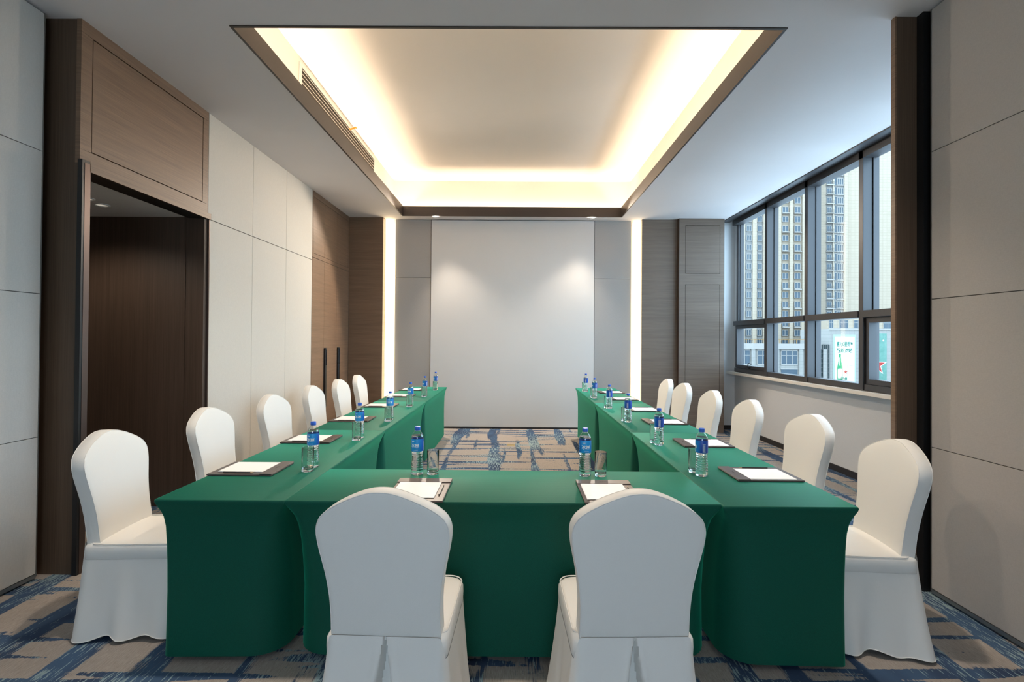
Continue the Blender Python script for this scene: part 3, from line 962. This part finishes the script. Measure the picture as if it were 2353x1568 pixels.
def make_bottle():
    root = empty('water_bottle', (0, 0, 0))
    def rad(z):
        tab = [(0, .0265), (.004, .0305), (.012, .0322), (.03, .0322), (.06, .0315), (.085, .0300), (.100, .0285), (.112, .0300), (.124, .0322), (.195, .0322), (.207, .0305), (.220, .0250), (.230, .0165), (.234, .0130), (.240, .0130)]
        for (a, x), (b, y) in zip(tab, tab[1:]):
            if a <= z <= b: return x + (y - x) * (z - a) / (b - a)
        return .013
    def R(z):
        r = rad(z)
        if .03 < z < .118: r *= 1 + .035 * math.sin((z - .03) * 2 * PI / .0125)
        return r
    zs = [0, .004, .008, .012, .018, .024] + [.03 + .0025 * i for i in range(36)] + [.124, .14, .16, .18, .195, .199, .203, .207, .211, .215, .219, .223, .227, .230, .232, .234, .240]
    def mod(a, z):
        k = max(0, 1 - z / .03)
        s = 1 + .05 * k * (abs(math.cos(a * 2.5)) - .55)
        if .03 < z < .11: s *= 1 + .012 * math.sin(a * 6 + z * 180)
        return s
    bm = bmesh.new()
    lathe(bm, [(R(z), z) for z in zs], 40, mod=mod, cap1=False)
    obj('body', bm, M['bottle'], root, 'all')
    bm = bmesh.new()
    lathe(bm, [(R(z) * .985, max(z, .0012)) for z in zs if z <= .211], 40, mod=mod)
    obj('water', bm, M['water'], root, 60)
    bm = bmesh.new()
    lathe(bm, [(.0326, .128), (.0328, .129), (.0328, .192), (.0326, .193)], 40, cap0=False, cap1=False)
    lb = obj('label', bm, M['label'], root, 'all')
    me = text_mesh('冰露', .024, 0, .0004)
    bend_text(me, .0328, .150, -PI / 2)
    me.materials.append(M['white_print'])
    link('lettering', me, lb)
    bm = bmesh.new()
    def patch(a0, a1, z0, z1, r=.0331, n=4):
        va = [bm.verts.new((r * math.cos(a0 + (a1 - a0) * i / n), r * math.sin(a0 + (a1 - a0) * i / n), z0)) for i in range(n + 1)]
        vb = [bm.verts.new((v.co.x, v.co.y, z1)) for v in va]
        for i in range(n): bm.faces.new((va[i], va[i + 1], vb[i + 1], vb[i]))
    patch(-PI / 2 - .55, -PI / 2 - .1, .179, .182)
    patch(-PI / 2 - .2, -PI / 2 + .5, .135, .137)
    for k in range(9):
        patch(.15 + .05 * k, .15 + .05 * k + (.018 + .014 * (k % 3 == 0)), .136, .172, n=1)
    patch(.12, .62, .1745, .1765)
    patch(.12, .62, .1320, .1335)
    for k in range(3): patch(PI - .5, PI + .3, .14 + .012 * k, .143 + .012 * k)
    obj('printed_marks', bm, M['white_print'], lb)
    bm = bmesh.new()
    lathe(bm, [(.0155, .234), (.0158, .235), (.0158, .2365)], 24)
    obj('neck_ring', bm, M['bottle'], root, 'all')
    bm = bmesh.new()
    lathe(bm, [(.0145, .2375), (.0150, .2385), (.0150, .254), (.0140, .2565), (.010, .257)], 48, mod=lambda a, z: 1 + (.012 * (math.cos(a * 24)) if z < .256 else 0))
    obj('cap', bm, M['cap'], root, 40)
    return root

def make_tumbler():
    bm = bmesh.new()
    outer = [(.0285, 0), (.0300, .0015), (.0308, .006), (.0312, .03), (.0322, .127), (.0318, .1290), (.0306, .1290), (.0300, .127), (.0292, .03), (.0286, .018), (.025, .0135), (.012, .0125)]
    lathe(bm, outer, 40)
    bmesh.ops.recalc_face_normals(bm, faces=bm.faces)
    return obj('glass_tumbler', bm, M['tumbler'], None, 60)

def make_folder():
    """origin at the middle of the side nearest the sitter, sitter looks +Y"""
    r = empty('writing_folder', (0, 0, 0))
    obj('board', B((-.134, .134, 0, .345, 0, .009), bev=.0025), M['leather'], r)
    s = obj('clip_band', B((-.135, .135, .278, .346, .009, .0135), bev=.002), M['leather'], r)
    bm = bmesh.new()
    for k, (w, h) in enumerate(((.004, .006), (.003, .004), (.005, .004), (.003, .007), (.004, .004), (.005, .005), (.003, .004))):
        x = -.017 + k * .0055
        box(bm, x, x + w, .310, .310 + h, .0134, .0139)
    obj('embossed_mark', bm, M['emboss'], s)
    return r
def make_paper():
    bm = bmesh.new()
    for k in range(5):
        a = (k - 2) * .0006
        box(bm, -.118 + a, .088 + a, .035 - a, .2775, .0 + k * .0006, .0005 + k * .0006)
    return obj('notepaper', bm, M['paper'])
def make_pencil():
    r = empty('pencil', (0, 0, 0))
    bm = bmesh.new()
    tube(bm, [(0, 0, 0), (0, .145, 0)], .0035, 6)
    obj('barrel', bm, M['pencil'], r)
    bm = bmesh.new()
    tube(bm, [(0, .145, 0), (0, .160, 0)], [.0034, .0009], 8)
    obj('sharpened_tip', bm, M['pencil_wood'], r)
    return r

bottle0, tumbler0, folder0, paper0, pencil0 = make_bottle(), make_tumbler(), make_folder(), make_paper(), make_pencil()
first = {}
def put(proto, loc, rz, label, cat, group):
    o = proto if proto.name not in first else copy_tree(proto)
    first[proto.name] = 1
    o.location = loc
    o.rotation_euler = (0, 0, rz)
    tag(o, label, cat, group)
    return o
ZT = .7505
sets = []
LB = [(-1.135, 2.818), (-1.131, 3.652), (-1.117, 4.485), (-1.129, 5.425), (-1.138, 6.34), (-1.131, 7.164)]
RB = [(1.016, 2.71), (1.014, 3.50), (1.014, 4.453), (1.011, 5.316), (1.004, 6.255), (1.006, 7.033)]
LP = [2.755, 3.572, 4.47, 5.385, 6.32, 7.10]
RP = [2.735, 3.553, 4.463, 5.255, 6.19, 6.95]
for i in range(6):
    w = '%s place of the left row' % ordn[i]
    sets.append((LB[i], (LB[i][0] + .005, LB[i][1] - .083), (-1.618, LP[i]), -PI / 2, w, [-.1, -.1, .25, -.3, -.9, -1.1][i], 'left row'))
for i in range(6):
    w = '%s place of the right row' % ordn[i]
    sets.append((RB[i], (RB[i][0] - .012, RB[i][1] + .075), (1.512, RP[i]), PI / 2, w, [-1.9, -2.1, -2.3, -2.0, -1.5, -2.2][i], 'right row'))
sets.append(((-.52, 2.69), (-.437, 2.70), (-.449, 2.222), 0, 'left place of the cross table', -.25, 'cross table'))
sets.append(((.383, 2.69), (.467, 2.692), (.452, 2.222), 0, 'right place of the cross table', .0, 'cross table'))
for (bp, gp, fp, rz, w, br, row) in sets:
    put(bottle0, (*bp, ZT), br, 'clear water bottle with blue label and cap, ' + w, 'bottle', 'water bottles')
    put(tumbler0, (*gp, ZT), 0, 'empty clear straight tumbler, ' + w, 'glass', 'glass tumblers')
    put(folder0, (*fp, ZT), rz, 'brown leatherette writing folder, ' + w, 'folder', 'writing folders')
    put(paper0, (*fp, ZT + .0092), rz, 'white notepaper on the folder, ' + w, 'paper', 'sheets of notepaper')
    c, s = math.cos(rz), math.sin(rz)
    px, py = .106, .075
    put(pencil0, (fp[0] + c * px - s * py, fp[1] + s * px + c * py, ZT + .0127), rz, 'dark pencil beside the notepaper, ' + w, 'pencil', 'dark pencils')

# ================================================================== OUTDOORS
st = obj('street', B((20, 260, -40, 260, -13.2, -13.0)), M['street'])
tag(st, 'grey street level far below the windows', 'street', kind='structure')

def fobj(name, boxes, m, parent):
    return obj(name, B(*boxes), m, parent)

YD = 150.0
FH = 2.85
def window_mesh(w, h, split):
    bm = bmesh.new()
    t = .10
    box(bm, -w / 2, w / 2, -.25, 0, -h / 2, -h / 2 + t); box(bm, -w / 2, w / 2, -.25, 0, h / 2 - t, h / 2)
    box(bm, -w / 2, -w / 2 + t, -.25, 0, -h / 2, h / 2); box(bm, w / 2 - t, w / 2, -.25, 0, -h / 2, h / 2)
    for k in range(1, split):
        x = -w / 2 + w * k / split
        box(bm, x - .05, x + .05, -.22, 0, -h / 2, h / 2)
    return mesh_of(bm, 'window', M['far_frame'])
def pane_mesh(w, h):
    return mesh_of(B((-w / 2 + .08, w / 2 - .08, -.12, -.08, -h / 2 + .08, h / 2 - .08)), 'pane', M['far_glass'])
def column_of_windows(parent, x, w, h, zs, split=2, y=YD):
    wm, pm = window_mesh(w, h, split), pane_mesh(w, h)
    for z in zs:
        a = link('window', wm, parent, (x, y, z))
        link('pane', pm, a)
floors = [1.2 + FH * k for k in range(-4, 26)]

def tower(name, x0, x1, label, y=YD):
    t = empty(name, (0, 0, 0))
    tag(t, label, 'building', None)
    return t
# tower by the right: blank tiled wall, balconies and windows
t3 = tower('apartment_tower', 90, 125, 'cream tiled apartment tower with blank side seen in the two nearest window bays')
fobj('wall', [(98.6, 128, YD + .2, YD + 14, -13, 78)], M['tower_cream'], t3)
fobj('pilaster', [(98.5, 99.5, YD - .4, YD + .2, 2, 78)], M['tower_cream'], t3)
fobj('pilaster', [(95.15, 95.5, YD - .3, YD + .2, -13, 78)], M['tower_cream'], t3)
fobj('wall', [(91.2, 93.1, YD - .2, YD + 14, -13, 78)], M['tower_tan'], t3)
fobj('recess_wall', [(93.1, 98.6, YD, YD + 10, -13, 78)], M['tower_grey'], t3)
column_of_windows(t3, 97.4, 1.9, 1.9, floors, 3)
column_of_windows(t3, 95.95, .8, 2.4, floors, 1)
column_of_windows(t3, 94.1, 1.5, 1.7, floors, 2)
bmh = B((-1.05, 1.05, -1.0, 0, -1.25, -1.0)); slab = mesh_of(bmh, 'balcony_slab', M['balcony'])
bm = B((-1.0, 1.0, -1.0, -.95, -.25, -.18), (-1.0, 1.0, -1.0, -.95, -1.0, -.94))
for k in range(9): box(bm, -1.0 + k * .245, -.96 + k * .245, -1.0, -.95, -1.0, -.2)
railm = mesh_of(bm, 'railing', M['rail'])
for z in floors:
    a = link('balcony', slab, t3, (94.1, YD, z))
    link('railing', railm, a)
    fobj('window_sill', [(96.4, 98.5, YD - .3, YD, z - 1.25, z - 1.05)], M['balcony'], t3)
# middle tower
t2 = tower('apartment_tower', 76, 90, 'tan and cream apartment tower seen in the second window bay from the far end')
fobj('wall', [(76.5, 91.2, YD + .1, YD + 14, -13, 78)], M['tower_tan'], t2)
for (a, b) in ((78.4, 79.6), (82.2, 83.1)):
    fobj('pilaster', [(a, b, YD - .5, YD + .1, -13, 78)], M['tower_cream'], t2)
fobj('pilaster', [(86.0, 87.6, YD - .5, YD + .1, -13, 78)], M['tower_cream'], t2)
fobj('pilaster', [(90.4, 91.15, YD - .6, YD + .1, -13, 78)], M['tower_cream'], t2)
column_of_windows(t2, 80.95, 1.8, 1.8, floors, 2)
column_of_windows(t2, 84.6, 1.8, 1.9, floors, 2)
column_of_windows(t2, 88.9, 1.8, 1.9, floors, 2)
for z in floors[::2]:
    fobj('balcony', [(80.0, 81.9, YD - .9, YD, z - 1.3, z - 1.0)], M['balcony'], t2)
    fobj('balcony', [(83.6, 85.7, YD - .7, YD, z - 1.3, z - 1.05)], M['balcony'], t2)
# left tower
t1 = tower('apartment_tower', 60, 76, 'pale apartment tower seen in the farthest window bay')
fobj('wall', [(62, 76.4, YD + .1, YD + 14, -13, 78)], M['tower_grey'], t1)
for (a, b) in ((71.1, 72.3), (74.3, 75.6), (66.2, 68.8)):
    fobj('pilaster', [(a, b, YD - .5, YD + .1, -13, 78)], M['tower_cream'], t1)
column_of_windows(t1, 70.1, 1.5, 1.8, floors, 2)
column_of_windows(t1, 73.3, 1.5, 1.9, floors, 2)
column_of_windows(t1, 64.5, 1.6, 1.9, floors, 2)

# podium buildings in front
YP = 120.0
p2 = tower('podium_building', 0, 0, 'low pale stone podium with wide windows below the towers')
fobj('wall', [(50, 73.2, YP, YP + 12, -13, .2)], M['pod_stone'], p2)
fobj('parapet', [(49.8, 73.2, YP - .5, YP, -.3, 1.0)], M['balcony'], p2)
for k in range(4):
    x = 52.3 + k * 5.7
    fobj('pier', [(x - 1.4 if 0 else x + 4.35, x + 5.2, YP - .4, YP, -13, -.3)], M['pod_stone'], p2)
    w = fobj('window', [(x + .1, x + 4.2, YP - .15, YP, -.75, -.5), (x + .1, x + 4.2, YP - .15, YP, -4.15, -3.95), (x + .1, x + .22, YP - .15, YP, -4, -.6), (x + 4.08, x + 4.2, YP - .15, YP, -4, -.6),
                        (x + 1.4, x + 1.5, YP - .15, YP, -4, -.6), (x + 2.8, x + 2.9, YP - .15, YP, -4, -.6), (x + .1, x + 4.2, YP - .15, YP, -1.9, -1.8)], M['far_frame'], p2)
    fobj('pane', [(x + .2, x + 4.1, YP - .08, YP - .02, -3.95, -.7)], M['far_glass'], w)
    w = fobj('window', [(x + .1, x + 4.2, YP - .15, YP, -5.2, -5.0)], M['far_frame'], p2)
    fobj('pane', [(x + .2, x + 4.1, YP - .08, YP - .02, -9.5, -5.1)], M['far_glass'], w)
fobj('roof_rail', [(50, 73.1, YP + .8, YP + .9, 1.9, 2.0)] + [(50 + 2 * k, 50.08 + 2 * k, YP + .8, YP + .9, 1.0, 2.0) for k in range(12)], M['orange'], p2)
fobj('curtain_wall', [(73.21, 75.2, YP - .2, YP + 6, -13, .9)], M['curtain_wall'], p2)
fobj('curtain_mullions', [(73.2 + .55 * k, 73.26 + .55 * k, YP - .3, YP - .2, -13, .9) for k in range(5)] + [(73.21, 75.2, YP - .3, YP - .2, .8 - 1.1 * k, .86 - 1.1 * k) for k in range(12)], M['tower_grey'], p2)

p1 = tower('billboard_building', 0, 0, 'pale stone block carrying two large posters below the cream tower')
fobj('wall', [(75.4, 100, YP, YP + 12, -13, 4.6)], M['pod_stone'], p1)
fobj('parapet', [(75.3, 100, YP - .15, YP, 4.4, 4.75)], M['balcony'], p1)
fobj('upper_wall', [(75.6, 100, YP + 1, YP + 12, 4.6, 7.2)], M['tower_cream'], p1)
for (a, b) in ((75.95, 77.0), (78.4, 80.6), (81.9, 84.0), (85.3, 87.5), (89.0, 91.2)):
    w = fobj('window', [(a, b, YP + .9, YP + 1.0, 4.7, 4.8), (a, b, YP + .9, YP + 1.0, 6.75, 6.85), (a, a + .08, YP + .9, YP + 1, 4.7, 6.85), (b - .08, b, YP + .9, YP + 1, 4.7, 6.85), ((a + b) / 2 - .04, (a + b) / 2 + .04, YP + .9, YP + 1, 4.7, 6.85), (a, b, YP + .9, YP + 1, 6.1, 6.18)], M['far_frame'], p1)
    fobj('pane', [(a + .05, b - .05, YP + .94, YP + .98, 4.75, 6.8)], M['far_glass'], w)

# poster 1
YA = YP - .02
pa = empty('billboard', (79.0, YA, -3.0))
tag(pa, 'white and green drinks poster with teal lettering, bottle and glass', 'billboard')
def P(name, b, m, dy=0.0, parent=pa):
    x0, x1, z0, z1 = b
    return fobj(name, [(x0 - 79.0, x1 - 79.0, -.06 - dy, -dy, z0 + 3.0, z1 + 3.0)], m, parent)
P('border', (76.29, 81.71, -9.0, 3.27), M['ad_pale'])
P('sheet', (76.65, 81.35, -8.6, 2.75), M['ad_white'], .06)
for txt, zc in (('喜力®星银™', .55), ('轻松对味', -.98)):
    me = text_mesh(txt, 1.18, .02, .03)
    xs = [v.co.x for v in me.vertices]
    k = 3.75 / (max(xs) - min(xs)); mx = (max(xs) + min(xs)) / 2
    for v in me.vertices: v.co = ((v.co.x - mx) * k, -v.co.z - .14, v.co.y)
    me.materials.append(M['ad_text'])
    link('lettering', me, pa, (0, 0, zc + 3.0))
me = text_mesh('ine', 1.25, .02, .03)
for v in me.vertices: v.co = (v.co.x, -v.co.z - .2, v.co.y)
me.materials.append(M['ad_text'])
link('lettering', me, pa, (-.2, 0, -7.55 + 3.0))
bm = bmesh.new()
prof = [(.62, -8.4), (.62, -4.6), (.55, -4.1), (.34, -3.1), (.27, -2.2), (.27, -1.6), (.30, -1.55), (.30, -1.35)]
def flat(bm, pr, cx, y):
    L = [bm.verts.new((cx - r, y, z + 3.0)) for r, z in pr]
    Rr = [bm.verts.new((cx + r, y, z + 3.0)) for r, z in pr]
    for i in range(len(pr) - 1): bm.faces.new((L[i], Rr[i], Rr[i + 1], L[i + 1]))
flat(bm, prof, -1.15, -.14)
obj('printed_bottle', bm, M['ad_green'], pa)
bm = bmesh.new()
flat(bm, [(.45, -7.2), (.5, -6.6), (.5, -5.3), (.4, -4.9)], -1.15, -.16)
flat(bm, [(.08, -4.2), (.08, -2.2)], -1.2, -.16)
obj('printed_label', bm, M['ad_white'], pa)
bm = bmesh.new()
flat(bm, [(.55, -7.3), (.66, -3.95)], .05, -.14)
obj('printed_glass', bm, M['ad_glass'], pa)
bm = bmesh.new()
flat(bm, [(.45, -7.2), (.56, -4.1)], .05, -.15)
obj('printed_glass_face', bm, M['ad_white'], pa)
def star(bm, cx, cz, R0, y):
    c = bm.verts.new((cx, y, cz))
    v = [bm.verts.new((cx + (R0 if k % 2 == 0 else R0 * .4) * math.sin(PI * k / 5), y, cz + (R0 if k % 2 == 0 else R0 * .4) * math.cos(PI * k / 5))) for k in range(10)]
    for k in range(10): bm.faces.new((c, v[k], v[(k + 1) % 10]))
bm = bmesh.new()
star(bm, .22, -2.68, .55, -.18)
star(bm, 1.6, -.75, .14, -.14)
obj('printed_star', bm, M['ad_red'], pa)
bm = B((1.1, 2.1, -.15, -.13, -1.22, -1.12))
obj('printed_line', bm, M['ad_glass'], pa)
# poster 2
pb = empty('billboard', (88.0, YA, -3.0))
tag(pb, 'green poster with part of a large red star, right of the white one', 'billboard')
fobj('sheet', [(-1.0 - 1.6, 1.08, -.06, 0, -6.0, 6.56)], M['ad_field'], pb)
bm = bmesh.new(); star(bm, -1.3, -1.0, 2.55, -.09)
obj('printed_glow', bm, M['ad_white'], pb)
bm = bmesh.new(); star(bm, -1.3, -1.0, 2.1, -.12)
obj('printed_star', bm, M['ad_red'], pb)
bm = bmesh.new()
cc = bm.verts.new((.25, -.09, 4.9)); vv = [bm.verts.new((.25 + .2 * math.cos(k * PI / 6), -.09, 4.9 + .2 * math.sin(k * PI / 6))) for k in range(12)]
for k in range(12): bm.faces.new((cc, vv[k], vv[(k + 1) % 12]))
obj('printed_dot', bm, M['ad_white'], pb)
